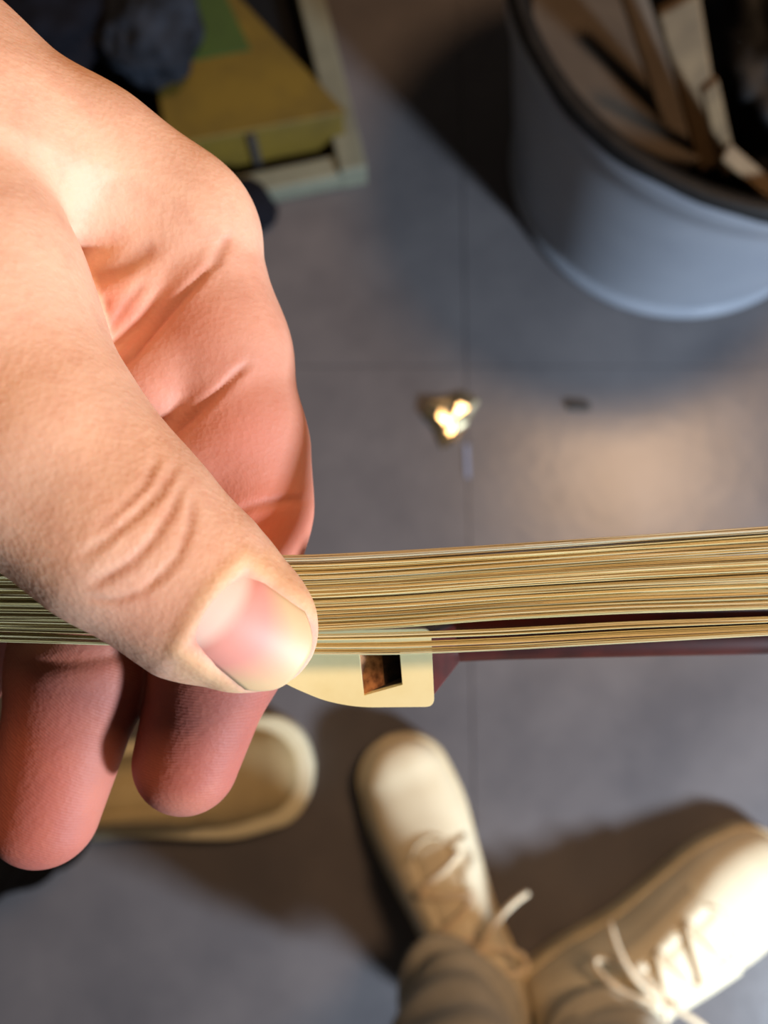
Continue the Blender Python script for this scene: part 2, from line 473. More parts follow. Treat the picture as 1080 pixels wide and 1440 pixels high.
def shoe(parent, toe, heel, side, L, mats, rim=0.0, laces=True, wide=1.0):
    m_up, m_sole, m_lace = mats
    c = (toe + heel) / 2
    d = toe - heel
    rz = math.atan2(d.y, d.x) - math.pi / 2
    Y = lambda s: (s - 0.5) * L
    def half(s, sgn):
        q = min(max(s, 0.10), 0.84)
        w = (interp(q, SX, SWI) if sgn * side > 0 else interp(q, SX, SWO)) * L / 0.28 * wide
        t = (s - 0.84) / 0.16 if s > 0.84 else (0.10 - s) / 0.10 if s < 0.10 else 0
        return w * max(1 - min(t, 1) ** 2.3, 0.0) ** 0.55
    def surf(s, a, lift=0.0):
        """point on the upper, a from 0 (one sole edge) to pi (other)"""
        h = interp(min(s, 0.86), SX, SHT)
        if s > 0.86: h = 0.030 + (h - 0.030) * max(1 - ((s - 0.86) / 0.14) ** 2.4, 0) ** 0.5
        ca, sa = math.cos(a), math.sin(a)
        e = 0.78
        x = math.copysign(abs(ca) ** e, ca)
        z = abs(sa) ** 0.85
        hw = half(s, 1 if x > 0 else -1)
        nx, nz = ca * 0.6, sa
        ln_ = math.hypot(nx, nz)
        return Vector((x * (hw - rim) + lift * nx / ln_, Y(s) * (1 - rim * 1.1 / (L / 2)), 0.018 + z * (h - 0.018) + lift * nz / ln_))
    rings = []
    for s in np.concatenate([np.linspace(0.0, 0.1, 5), np.linspace(0.14, 0.86, 22), [0.88, 0.90, 0.92, 0.94, 0.955, 0.968, 0.978, 0.986, 0.992, 0.996, 0.999]]):
        rings.append([surf(s, math.pi * k / 24) + Vector((0, 0.004 * math.sin(math.pi * k / 24) * (-1 if s > .99 else 0), 0)) for k in range(25)])
    # rounded nose
    nose = [p.copy() for p in rings[-1]]
    cen = sum(nose, Vector()) / len(nose)
    for q, fy in ((0.6, 0.0006), (0.2, 0.0009)):
        rings.append([Vector((cen.x + (p.x - cen.x) * q, p.y + fy, 0.018 + (p.z - 0.018) * (0.6 + 0.4 * q) * (0.95 if q > .5 else .85))) for p in nose])
    up = obj('shoe', loft_bm(rings), m_up, parent)
    up.location = (c.x, c.y, 0)
    up.rotation_euler = (0, 0, rz)
    # sole
    outl = []
    ss = list(np.concatenate([np.linspace(0, 0.1, 6), np.linspace(0.15, 0.85, 16), [0.88, 0.90, 0.92, 0.94, 0.955, 0.968, 0.978, 0.986, 0.992, 0.997]]))
    for s in ss: outl.append((half(s, 1) + 0.003, Y(s) * 1.012))
    outl.append((0.0, Y(1.0) * 1.012 + 0.001))
    for s in reversed(ss): outl.append((-half(s, -1) - 0.003, Y(s) * 1.012))
    outl.append((0.0, Y(0) * 1.012 - 0.006))
    so = obj('sole', prism_bm(outl, 0.0, 0.026 if not rim else 0.03), m_sole, up)
    bevel(so, 0.004, 3, 50)
    so['label'] = 'rubber sole edge'
    # seam line of the vamp, tongue, eyelet stays, laces
    A = lambda x: math.pi / 2 - x
    pts = [surf(0.60 + 0.085 * math.cos(q), A(q * 0.34), 0.0006) for q in np.linspace(-2.2, 2.2, 21)]
    obj('vamp_seam', tube_bm(pts, 0.0016, 6), m_up, up)
    tg = []
    for s in np.linspace(0.30, 0.66, 10):
        w = 0.36 * (1 if s < 0.6 else 0.8)
        tg.append([surf(s, A(x * w), 0.0022 - (0.0018 if abs(x) == 1 else 0)) for x in np.linspace(-1, 1, 7)])
    obj('tongue', loft_bm(tg, False, False, False), m_up, up)
    for sg in (1, -1):
        st = []
        for s in np.linspace(0.28, 0.64, 10):
            st.append([surf(s, A(sg * x), 0.0042 if 0.3 < x < 0.85 else 0.0005) for x in (0.27, 0.32, 0.5, 0.7, 0.84, 0.92)])
        obj('eyelet_stay', loft_bm(st, False, False, False), m_up, up)
    if laces:
        for k in range(4):
            s = 0.40 + 0.062 * k
            pts = [surf(s + (0.03 * x * (1 if k % 2 else -1)), A(x * 0.46), 0.0065) for x in np.linspace(-1, 1, 11)]
            obj('lace', tube_bm(pts, 0.003, 6), m_lace, up)
        s0 = 0.36
        kn = surf(s0, A(0), 0.011)
        obj('lace_knot', tube_bm([kn + Vector((x * 0.011, 0, 0.002 * math.cos(x * 2))) for x in (-1, -.5, 0, .5, 1)], [0.003, 0.006, 0.007, 0.006, 0.003], 8), m_lace, up)
        for sg in (1, -1):
            lp_ = []
            for q in np.linspace(0, 2 * math.pi, 17):
                r_ = (1 - math.cos(q)) / 2
                lp_.append(kn + Vector((sg * 0.042 * r_, -0.026 * r_ + 0.011 * math.sin(q), 0.004 - 0.020 * r_ ** 2)))
            obj('lace_loop', tube_bm(lp_, 0.0028, 6), m_lace, up)
            e = [kn + Vector((sg * 0.064 * q, 0.016 * math.sin(q * 2.2) * sg + 0.012 * q, 0.004 + 0.006 * math.sin(q * 3.1) - 0.016 * q * q)) for q in np.linspace(0, 1, 10)]
            obj('lace_end', tube_bm(e, 0.0026, 6), m_lace, up)
    return up


def trouser(parent, path, material, folds=1.0, seed=1, n=64):
    """leg of cloth along path of (centre, radius); first point is the hem"""
    rings = []
    P = [Vector(p) for p, r in path]
    Rr = [r for p, r in path]
    T = np.linspace(0, len(path) - 1, 60)
    xs = list(range(len(path)))
    prev = None
    for ti in T:
        c = Vector([interp(ti, xs, [p[i] for p in P]) for i in range(3)])
        r = interp(ti, xs, Rr)
        c2 = Vector([interp(min(ti + 0.05, xs[-1]), xs, [p[i] for p in P]) for i in range(3)])
        c1 = Vector([interp(max(ti - 0.05, 0), xs, [p[i] for p in P]) for i in range(3)])
        d = (c2 - c1).normalized()
        ax = Vector((1, 0, 0)) - d * d.x
        ax.normalize()
        ay = d.cross(ax)
        ring = []
        g = ti / xs[-1]
        for k in range(n):
            a = 2 * math.pi * k / n
            w = math.exp(-(g * 3.2)) + 0.12
            f = folds * w * (0.0055 * math.sin(58 * g + 1.4 * math.sin(a + seed) + 0.6 * a) + 0.004 * math.sin(3 * a + seed + 8 * g) + 0.0035 * math.sin(29 * g - 2 * a))
            ring.append(c + (ax * math.cos(a) + ay * math.sin(a)) * (r + f))
        rings.append(ring)
    hem = [[p + (path[0][0] - p) * 0.06 for p in rings[0]]]
    inner = [[p + (P[0] - p) * 0.10 + Vector((0, 0, 0.03)) for p in rings[0]]]
    return obj('trouser_leg', loft_bm(inner + hem + rings, cap0=True), material, parent)


pr = empty('person', on(700, 1330))
tag(pr, 'person in grey trousers and cream lace-up shoes, toes pointing up, seen from above', 'person')
# shoes are parts of the person; keep their world places
def child_world(o, parent):
    o.matrix_parent_inverse = Matrix.Translation(-parent.location)
sh_l = shoe(pr, on(560, 1076, 0.03), on(698, 1424, 0.03), 1, 0.285, (M_SHOE, M_SOLE, M_LACE), wide=0.94)
sh_r = shoe(pr, on(1096, 1224, 0.03), on(772, 1424, 0.03), -1, 0.29, (M_SHOE, M_SOLE, M_LACE), wide=1.04)
h1 = on(640, 1402, 0.10)
tl = trouser(pr, [(h1 + Vector((0, 0, 0)), 0.044), (h1 + Vector((-0.004, -0.002, 0.07)), 0.045), (h1 + Vector((-0.016, -0.008, 0.19)), 0.053), (h1 + Vector((-0.03, -0.02, 0.34)), 0.068), (h1 + Vector((-0.02, -0.14, 0.4)), 0.08), (h1 + Vector((0, -0.4, 0.4)), 0.085)], M_TROUSER, seed=2)
h2 = on(846, 1472, 0.10)
tr = trouser(pr, [(h2 + Vector((0, 0, 0)), 0.044), (h2 + Vector((0.004, -0.002, 0.07)), 0.045), (h2 + Vector((0.016, -0.008, 0.19)), 0.053), (h2 + Vector((0.03, -0.02, 0.34)), 0.068), (h2 + Vector((0.03, -0.14, 0.4)), 0.08), (h2 + Vector((0, -0.4, 0.4)), 0.085)], M_TROUSER, seed=5)
for o in (sh_l, sh_r, tl, tr): child_world(o, pr)

pq = empty('person', on(150, 1100))
tag(pq, 'person standing at the left edge in dark trousers and ivory shoes, toes pointing right', 'person')
s3 = shoe(pq, on(437, 1080, 0.03), on(30, 1122, 0.03), -1, 0.275, (M_SHOE2, M_SOLE2, M_LACE), rim=0.008, wide=1.12, laces=False)
s4 = shoe(pq, on(20, 905, 0.03), on(-385, 885, 0.03), 1, 0.275, (M_SHOE2, M_SOLE2, M_LACE), rim=0.008, wide=1.12, laces=False)
g1 = on(45, 1130, 0.10)
t3 = trouser(pq, [(g1, 0.056), (g1 + Vector((-0.012, -0.004, 0.07)), 0.056), (g1 + Vector((-0.04, -0.008, 0.2)), 0.065), (g1 + Vector((-0.06, -0.01, 0.42)), 0.08)], M_BLACK, seed=3)
g2 = on(-270, 890, 0.10)
t4 = trouser(pq, [(g2, 0.056), (g2 + Vector((-0.012, 0.004, 0.07)), 0.056), (g2 + Vector((-0.04, 0.01, 0.2)), 0.065), (g2 + Vector((-0.06, 0.02, 0.42)), 0.08)], M_BLACK, seed=4)
for o in (s3, s4, t3, t4): child_world(o, pq)

# ------------------------------------------------------------------ hand: one implicit surface, meshed; coordinates (x, y, depth) in mm before the lens
def J(u, v, d, r): return (np.array([(u - 540) / F * d, -(v - 720) / F * d, d]), r)


def smin(a, b, k):
    h = np.maximum(k - np.abs(a - b), 0) / k
    return np.minimum(a, b) - h * h * k * 0.25


def cone(P, a, b, fl=1.0):
    (pa, ra), (pb, rb) = a, b
    ba = pb - pa
    X = [P[i] - pa[i] for i in range(3)]
    h = np.clip((X[0] * ba[0] + X[1] * ba[1] + X[2] * ba[2]) / ba.dot(ba), 0, 1)
    d2 = (X[0] - h * ba[0]) ** 2 + (X[1] - h * ba[1]) ** 2 + ((X[2] - h * ba[2]) * fl) ** 2
    return np.sqrt(d2) - (ra + h * (rb - ra))


def ball(P, j, sx=1, sy=1, sz=1):
    c, r = j
    return (np.sqrt(((P[0] - c[0]) / sx) ** 2 + ((P[1] - c[1]) / sy) ** 2 + ((P[2] - c[2]) / sz) ** 2) - r) * min(sx, sy, sz)


def chain(P, js, k, fl=1.0):
    d = None
    for a, b in zip(js[:-1], js[1:]):
        c = cone(P, a, b, fl)
        d = c if d is None else smin(d, c, k)
    return d


THUMB = [J(-210, 190, 104, 17), J(-50, 470, 100, 15.0), J(60, 640, 98, 12.6), J(172, 745, 98, 11.0), J(288, 840, 100, 9.5), J(344, 874, 101, 7.4)]
INDEX = [J(262, 347, 121, 10.6), J(306, 500, 121, 10.1), J(334, 630, 122, 9.8), J(342, 715, 122.5, 9.5), J(312, 905, 123, 9.5), J(262, 1070, 124, 7.9)]
MIDDLE = [J(150, 350, 138, 10.5), J(160, 560, 132, 10.2), J(160, 730, 126, 10.2), J(119, 930, 125, 10.2), J(62, 1140, 125, 8.3)]
RING = [J(10, 330, 148, 10), J(-20, 700, 140, 9.6), J(-70, 920, 136, 9.2), J(-130, 1090, 134, 7.6)]
LITTLE = [J(-130, 300, 154, 9), J(-210, 620, 150, 8.4), J(-250, 780, 146, 8), J(-300, 920, 142, 6.6)]
WRIST = J(-440, -60, 116, 20)


def groups(P):
    th = chain(P, THUMB, 5.0, 1.0)
    th = smin(th, cone(P, J(-75, 220, 103, 10.5), J(-40, 365, 99, 11.2)), 5)
    th = smin(th, ball(P, J(382, 897, 100.8, 4.0), 1.0, 1.0, 0.8), 6.0)
    ix = chain(P, INDEX, 4.0)
    ix = smin(ix, cone(P, J(275, 650, 118.0, 7.4), J(348, 590, 119.2, 7.0)), 2.0)     # pads of the finger, folded skin between them
    ix = smin(ix, cone(P, J(215, 540, 116.0, 6.9), J(305, 452, 117.6, 6.6)), 1.0)
    md = chain(P, MIDDLE, 4.0)
    rg = chain(P, RING, 4.0)
    lt_ = chain(P, LITTLE, 4.0)
    pm = chain(P, [WRIST, J(-50, 130, 114, 10.5), J(120, 240, 116.5, 9.5), INDEX[0]], 6)
    pm = smin(pm, ball(P, J(247, 304, 120, 9.0)), 5)                                 # knuckle
    pm = smin(pm, chain(P, [WRIST, MIDDLE[0]], 6), 10)
    pm = smin(pm, chain(P, [WRIST, RING[0]], 6), 10)
    pm = smin(pm, chain(P, [WRIST, LITTLE[0]], 6), 10)
    pm = smin(pm, cone(P, J(-260, 60, 110, 20), J(-110, 240, 110, 13)), 10)          # muscle between thumb and index
    pm = smin(pm, cone(P, J(-30, 200, 110, 10), J(125, 255, 117, 9)), 8)
    pm = smin(pm, cone(P, J(-60, 420, 126, 12), J(140, 410, 129, 10)), 6)
    pm = smin(pm, cone(P, J(135, 465, 115.8, 7.0), J(245, 355, 117.8, 7.2)), 1.6)     # fold of palm skin at the finger root
    pm = smin(pm, cone(P, WRIST, J(-1000, -460, 100, 26)), 14)                      # forearm
    pm = smin(pm, cone(P, J(-1000, -460, 100, 26), J(-2300, -1500, 84, 36)), 16)
    return th, ix, md, rg, lt_, pm


def sdf(P):
    th, ix, md, rg, lt_, pm = groups(P)
    d = smin(th, pm, 1.8 + 12 * np.clip((P[1] - 35) / 9, 0, 1))      # the thumb merges into the hand towards the wrist, overlaps it below
    for g in (ix, md, rg, lt_):
        d = smin(d, smin(g, pm, 1.0 if g is ix else 5), 0.8)
    return d


def axis_grid(lo, f0, f1, hi, step, grow=1.06):
    mid = list(np.arange(f0, f1, step))
    a, s = [], step
    x = f0
    while x > lo:
        s = min(s * grow, 4.0)
        x -= s
        a.append(x)
    b, s = [], step
    x = mid[-1]
    while x < hi:
        s = min(s * grow, 4.0)
        x += s
        b.append(x)
    return np.array(a[::-1] + mid + b, np.float32)


def surface_nets(Fv, xs, ys, zs):
    S = Fv < 0
    nx, ny, nz = Fv.shape
    cnt = np.zeros((nx - 1, ny - 1, nz - 1), np.int8)
    corners = [(i, j, k) for i in (0, 1) for j in (0, 1) for k in (0, 1)]
    for i, j, k in corners:
        cnt += S[i:nx - 1 + i, j:ny - 1 + j, k:nz - 1 + k]
    act = (cnt > 0) & (cnt < 8)
    I = np.argwhere(act)
    idx = -np.ones(act.shape, np.int64)
    idx[act] = np.arange(len(I))
    val = np.stack([Fv[I[:, 0] + i, I[:, 1] + j, I[:, 2] + k] for i, j, k in corners], 1)
    acc = np.zeros((len(I), 3))
    num = np.zeros(len(I))
    C = np.array(corners, float)
    for a in range(8):
        for b in range(a + 1, 8):
            if np.abs(C[a] - C[b]).sum() != 1: continue
            cr_ = (val[:, a] < 0) != (val[:, b] < 0)
            t = val[:, a] / np.where(cr_, val[:, a] - val[:, b], 1)
            p = C[a] + t[:, None] * (C[b] - C[a])
            acc[cr_] += p[cr_]
            num[cr_] += 1
    loc = acc / num[:, None]
    V = np.empty((len(I), 3))
    for ax, g in enumerate((xs, ys, zs)):
        V[:, ax] = g[I[:, ax]] + loc[:, ax] * (g[I[:, ax] + 1] - g[I[:, ax]])
    quads = []
    for ax in range(3):
        o1, o2 = [(1, 2), (2, 0), (0, 1)][ax]
        sl0 = [slice(1, -1)] * 3
        sl1 = [slice(1, -1)] * 3
        sl0[ax] = slice(0, -1)
        sl1[ax] = slice(1, None)
        s0, s1 = S[tuple(sl0)], S[tuple(sl1)]
        E = np.argwhere(s0 != s1)
        flip = s0[tuple(E.T)]
        base = E + 1
        base[:, ax] -= 1
        def cell(da, db):
            c = base.copy()
            c[:, o1] -= da
            c[:, o2] -= db
            return idx[tuple(c.T)]
        q = np.stack([cell(1, 1), cell(0, 1), cell(0, 0), cell(1, 0)], 1)
        q[~flip] = q[~flip][:, ::-1]
        quads.append(q)
    return V, np.concatenate(quads)


def seg_dist(U, V, pl_):
    """distance in px of points to a polyline, and the position 0..1 along it"""
    best = np.full(U.shape, 1e9)
    pos = np.zeros(U.shape)
    n = len(pl_) - 1
    for i in range(n):
        ax, ay = pl_[i]
        bx, by = pl_[i + 1]
        dx, dy = bx - ax, by - ay
        t = np.clip(((U - ax) * dx + (V - ay) * dy) / (dx * dx + dy * dy), 0, 1)
        d = np.hypot(U - ax - t * dx, V - ay - t * dy)
        m = d < best
        best[m] = d[m]
        pos[m] = (i + t[m]) / n
    return best, pos


xs = axis_grid(-250, -52, -8, -2, 0.42)
ys = axis_grid(-66, -58, 72, 235, 0.42)
zs = axis_grid(40, 88, 137, 172, 0.5)
GX, GY, GZ = np.meshgrid(xs, ys, zs, indexing='ij', sparse=False)
FV = sdf((GX, GY, GZ))
FV[0, :, :] = FV[-1, :, :] = FV[:, 0, :] = FV[:, -1, :] = FV[:, :, 0] = FV[:, :, -1] = 5.0
del GX, GY, GZ
HV, HQ = surface_nets(FV, xs, ys, zs)
del FV


def edges_of(Q):
    e = np.concatenate([Q[:, [0, 1]], Q[:, [1, 2]], Q[:, [2, 3]], Q[:, [3, 0]]])
    return e


def relax(V, Q, it, w=0.5):
    e = edges_of(Q)
    n = len(V)
    deg = np.bincount(e[:, 0], minlength=n) + np.bincount(e[:, 1], minlength=n)
    for _ in range(it):
        acc = np.zeros_like(V)
        for ax in range(3):
            acc[:, ax] = np.bincount(e[:, 0], V[e[:, 1], ax], n) + np.bincount(e[:, 1], V[e[:, 0], ax], n)
        V = V + w * (acc / np.maximum(deg, 1)[:, None] - V)
    return V


def vnormals(V, Q):
    a = V[Q[:, 2]] - V[Q[:, 0]]
    b = V[Q[:, 3]] - V[Q[:, 1]]
    fn = np.cross(a, b)
    N = np.zeros_like(V)
    for k in range(4):
        for ax in range(3):
            N[:, ax] += np.bincount(Q[:, k], fn[:, ax], len(V))
    return N / np.maximum(np.linalg.norm(N, axis=1, keepdims=True), 1e-9)


HV = relax(HV, HQ, 4)
HN = relax(vnormals(HV, HQ), HQ, 6)
HN /= np.linalg.norm(HN, axis=1, keepdims=True)
gth, gix, gmd, grg, glt, gpm = groups(HV.T)
eps = 0.4
grad = np.stack([sdf((HV + np.eye(3)[i] * eps).T) - sdf((HV - np.eye(3)[i] * eps).T) for i in range(3)], 1)
if (grad * HN).sum() < 0: HN, HQ = -HN, HQ[:, ::-1]
U = 540 + F * HV[:, 0] / HV[:, 2]
W = 720 - F * HV[:, 1] / HV[:, 2]
view = -HV / np.linalg.norm(HV, axis=1, keepdims=True)
front = np.clip(((HN * view).sum(1) + 0.05) / 0.25, 0, 1)
is_th = (gth < np.minimum(np.minimum(gix, gmd), grg))
near_th = gth < 1.2
disp = np.zeros(len(HV))
line_shade = np.zeros(len(HV))
CREASES = [  # polyline px, width px, depth mm, mask
    ([(250, 652), (226, 692), (190, 726), (146, 760), (108, 787)], 5.4, 0.32, 't'),
    ([(257, 680), (243, 715), (216, 758), (186, 790), (150, 812), (126, 824)], 5.4, 0.37, 't'),
    ([(270, 694), (268, 735), (252, 778), (230, 806), (205, 822)], 5.4, 0.29, 't'),
    ([(222, 640), (205, 680), (170, 715), (130, 752)], 5.4, 0.21, 't'),
    ([(238, 655), (212, 700), (165, 745), (112, 800)], 3, 0.18, 't'),
    ([(232, 805), (200, 832), (160, 845), (120, 842)], 4, 0.2, 't'),
    ([(302, 368), (280, 392), (248, 425), (215, 462), (185, 500), (148, 530)], 4.5, 0.6, 'f'),
    ([(350, 512), (330, 528), (305, 552), (270, 584), (225, 620)], 4.5, 0.6, 'f'),
    ([(436, 702), (400, 704), (355, 712), (325, 722)], 5, 0.35, 'f'),
    ([(150, 420), (140, 450), (128, 478)], 6, 0.5, 'f'),
    ([(118, 395), (175, 372), (220, 342)], 14, 0.5, 'f'),
    ([(205, 395), (180, 425), (150, 470)], 6, 0.3, 'f'),
    ([(368, 930), (300, 945), (200, 932)], 8, 0.3, 'f'),
    ([(205, 915), (120, 930), (30, 935)], 8, 0.3, 'f'),
    ([(300, 375), (312, 350), (325, 330)], 7, 0.35, 'f'),
]
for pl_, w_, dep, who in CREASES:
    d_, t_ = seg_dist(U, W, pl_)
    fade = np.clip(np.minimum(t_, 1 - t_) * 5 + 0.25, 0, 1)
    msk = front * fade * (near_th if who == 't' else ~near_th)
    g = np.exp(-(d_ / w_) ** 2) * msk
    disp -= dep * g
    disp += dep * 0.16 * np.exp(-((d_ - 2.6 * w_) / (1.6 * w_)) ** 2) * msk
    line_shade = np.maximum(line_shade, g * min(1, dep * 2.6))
# nail bed of the thumb: sunk under the plate, with a raised fold of skin round it
NA, NP = np.array([0.795, 0.606]), np.array([0.606, -0.795])          # along and across the nail, px
NC = np.array([294.0, 845.0])
nl = (U - NC[0]) * NA[0] + (W - NC[1]) * NA[1]
nw = (U - NC[0]) * NP[0] + (W - NC[1]) * NP[1]
NLEN, NHW = 122.0, 68.0
edge = np.maximum(np.maximum(8 - nl + 8 * (nw / NHW) ** 2, np.abs(nw) - NHW), nl - 400)
bed = np.clip(0.5 - edge / 12, 0, 1) * front * near_th
disp -= 0.38 * bed
fold = np.exp(-((edge - 16) / 12.0) ** 2) * front * near_th * (nl > -40) * np.clip((150 - nl) / 60, 0, 1)
disp += 0.22 * fold
from mathutils import noise as mn
HV = HV + HN * disp[:, None]
HV = relax(HV, HQ, 2, 0.4)

# ------------------------------------------------------------------ skin colour by region (pigment, blood under the pads, shade painted in creases and on fingers)
def L3(r, g, b): return np.array(lin(r, g, b)[:3])
colr = np.tile(L3(216, 168, 140), (len(HV), 1))
def blend(mask, c):
    global colr
    m = np.clip(mask, 0, 1)[:, None]
    colr = colr * (1 - m) + L3(*c) * m
def blob(u, v, ru, rv=None): return np.exp(-(((U - u) / ru) ** 2 + ((W - v) / (rv or ru)) ** 2))
fing = np.clip((np.minimum(gth, gpm) - np.minimum(np.minimum(gix, gmd), np.minimum(grg, glt))) / 3 + 0.4, 0, 1) * (~near_th)
pad = np.clip((W - 380) / 300, 0, 1)
blend(fing * (0.35 + 0.4 * pad), (168, 94, 80))  # redder palm side, also darkened to paint in the shade on the fingers
blend(fing * np.clip((W - 860) / 120, 0, 1) * 0.8, (150, 76, 66))  # lower fingers: red skin plus shade painted into the colour
nt_ = (~near_th)
blend(blob(165, 440, 55, 45) * 0.75 * nt_, (194, 104, 78))
blend(blob(270, 450, 80, 60) * 0.45 * nt_, (204, 128, 108))
blend(blob(380, 740, 60, 50) * 0.6 * nt_, (196, 96, 66))
blend(blob(350, 600, 60, 70) * 0.4 * nt_, (196, 112, 96))
blend(blob(270, 935, 120, 26) * 0.55 * nt_, (176, 84, 56))
blend(blob(110, 935, 90, 24) * 0.5 * nt_, (172, 84, 62))
blend(blob(250, 1140, 60, 24) * 0.5 * nt_, (176, 116, 96))
blend(blob(140, 1120, 40, 110) * 0.35 * nt_, (188, 122, 102))
blend(near_th * blob(230, 740, 60, 80) * 0.5, (184, 124, 88))
blend(near_th * blob(200, 870, 110, 60) * 0.45, (186, 124, 102))
blend(near_th * np.exp(-((edge - 14) / 16.0) ** 2) * (nl > -20) * 0.45, (212, 172, 122))
blend(near_th * np.exp(-((edge - 30) / 30.0) ** 2) * (nl > 20) * 0.5, (208, 156, 114))
blend(bed, (222, 150, 130))
blend(line_shade * 0.5, (146, 82, 58))  # crease shade painted into the skin colour
vj = np.array([mn.noise(Vector(p) * 0.16) for p in HV[::1]])
colr *= (1 + 0.10 * vj)[:, None]


def hand_mesh(name, V, Q, colors=None):
    me = bpy.data.meshes.new(name)
    me.from_pydata([], [], [])
    me.vertices.add(len(V))
    me.vertices.foreach_set('co', np.ascontiguousarray(V, np.float32).ravel())
    me.loops.add(len(Q) * 4)
    me.loops.foreach_set('vertex_index', np.ascontiguousarray(Q, np.int32).ravel())
    me.polygons.add(len(Q))
    me.polygons.foreach_set('loop_start', np.arange(0, len(Q) * 4, 4, dtype=np.int32))
    me.update(calc_edges=True)
    if colors is not None:
        at_ = me.color_attributes.new('skin', 'FLOAT_COLOR', 'POINT')
        at_.data.foreach_set('color', np.concatenate([colors, np.ones((len(V), 1))], 1).astype(np.float32).ravel())
    me.validate()
    return me


HAND0 = at(300, 700, 0.115)


def cam_to_room(V):
    x, y, d = V[:, 0] / 1000, V[:, 1] / 1000, V[:, 2] / 1000
    z = -d
    return np.stack([x - HAND0.x, y * CT - z * ST - HAND0.y, CAM_H + y * ST + z * CT - HAND0.z], 1)


def skin_material():
    m = mat('skin', lin(214, 163, 134), 0.6, attr='skin', noise=(260, lin(178, 104, 80), 0.46, 1.5), spec=0.25)
    nt = m.node_tree
    p = nt.nodes['Principled BSDF']
    p.inputs['Subsurface Weight'].default_value = 0.22
    p.inputs['Subsurface Radius'].default_value = (1.0, 0.36, 0.2)
    p.inputs['Subsurface Scale'].default_value = 0.0022
    tc = nt.nodes.new('ShaderNodeTexCoord')
    v = nt.nodes.new('ShaderNodeTexVoronoi')
    v.inputs['Scale'].default_value = 1500
    n = nt.nodes.new('ShaderNodeTexNoise')
    n.inputs['Scale'].default_value = 800
    n.inputs['Detail'].default_value = 6
    w = nt.nodes.new('ShaderNodeTexWave')
    w.wave_type = 'RINGS'
    w.rings_direction = 'Z'
    w.inputs['Scale'].default_value = 760
    w.inputs['Distortion'].default_value = 14
    w.inputs['Detail'].default_value = 1.0
    w.inputs['Detail Scale'].default_value = 0.16
    for q in (v, n, w): nt.links.new(tc.outputs['Object'], q.inputs['Vector'])
    a = nt.nodes.new('ShaderNodeAttribute')
    a.attribute_name = 'ridge'
    mul = nt.nodes.new('ShaderNodeMath')
    mul.operation = 'MULTIPLY'
    nt.links.new(w.outputs['Fac'], mul.inputs[0])
    nt.links.new(a.outputs['Fac'], mul.inputs[1])
    ad = nt.nodes.new('ShaderNodeMath')
    ad.operation = 'MULTIPLY_ADD'
    ad.inputs[1].default_value = 0.35
    nt.links.new(v.outputs['Distance'], ad.inputs[0])
    nt.links.new(n.outputs['Fac'], ad.inputs[2])
    b1 = nt.nodes.new('ShaderNodeBump')
    b1.inputs['Strength'].default_value = 0.4
    b1.inputs['Distance'].default_value = 0.00022
    nt.links.new(ad.outputs[0], b1.inputs['Height'])
    b2 = nt.nodes.new('ShaderNodeBump')
    b2.inputs['Strength'].default_value = 0.16
    b2.inputs['Distance'].default_value = 0.00009
    nt.links.new(mul.outputs[0], b2.inputs['Height'])
    nt.links.new(b1.outputs['Normal'], b2.inputs['Normal'])
    nt.links.new(b2.outputs['Normal'], p.inputs['Normal'])
    return m


M_SKIN = skin_material()
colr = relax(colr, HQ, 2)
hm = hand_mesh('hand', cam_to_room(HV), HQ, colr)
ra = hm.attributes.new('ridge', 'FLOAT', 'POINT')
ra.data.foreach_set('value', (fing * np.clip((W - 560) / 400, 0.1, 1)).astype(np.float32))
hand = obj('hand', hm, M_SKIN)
hand.location = HAND0
tag(hand, 'bare left hand entering from upper left, pinching bow hair between thumb and fingers', 'hand')


# nails
def nail_material(name, base, tip, lun):
    m = mat(name, base, 0.34, spec=0.3, coat=0.0, attr='nail')
    m.node_tree.nodes['Principled BSDF'].inputs['Roughness'].default_value = 0.48
    m.node_tree.nodes['Principled BSDF'].inputs['Subsurface Weight'].default_value = 0.1
    m.node_tree.nodes['Principled BSDF'].inputs['Subsurface Scale'].default_value = 0.001
    return m


M_NAIL = nail_material('nail', lin(226, 160, 146), None, None)


def trace(u, v):
    """depth of the hand surface at pixels u, v"""
    dx, dy = (u - 540) / F, -(v - 720) / F
    d = np.full(u.shape, 82.0)
    for _ in range(60):
        s = sdf((dx * d, dy * d, d))
        d = d + np.clip(s, -2, 4) * 0.9
    ok = np.abs(sdf((dx * d, dy * d, d))) < 0.1
    return d, ok


ns, ntt = 36, 29
Sg, Tg = np.meshgrid(np.linspace(0, 1, ns), np.linspace(-1, 1, ntt), indexing='ij')
s0 = -10 + 10 * Tg ** 2
s1 = NLEN + 38 - 44 * np.abs(Tg) ** 3.0
al = s0 + (s1 - s0) * Sg
wd = Tg * (NHW - 3 + 4 * Sg)
un = NC[0] + al * NA[0] + wd * NP[0]
vn = NC[1] + al * NA[1] + wd * NP[1]
dep, ok = trace(un, vn)
A_, T_ = al / 100, wd / 70
B = np.stack([np.ones_like(A_), A_, A_**2, T_, T_**2, A_ * T_], -1)
use = ok & (al < 110)
cf, *_ = np.linalg.lstsq(B[use], dep[use], rcond=None)
dn = B @ cf
dn = dn + 0.30 - 0.42 * np.clip(Sg / 0.35, 0, 1) - 0.15 * Sg ** 2 + 0.45 * np.abs(Tg) ** 6
NV = np.stack([(un - 540) / F * dn, -(vn - 720) / F * dn, dn], -1)
NVb = NV.copy()
NVb[..., 2] += 0.55
nv = np.concatenate([NV.reshape(-1, 3), NVb.reshape(-1, 3)])
qs = []
N1 = ns * ntt
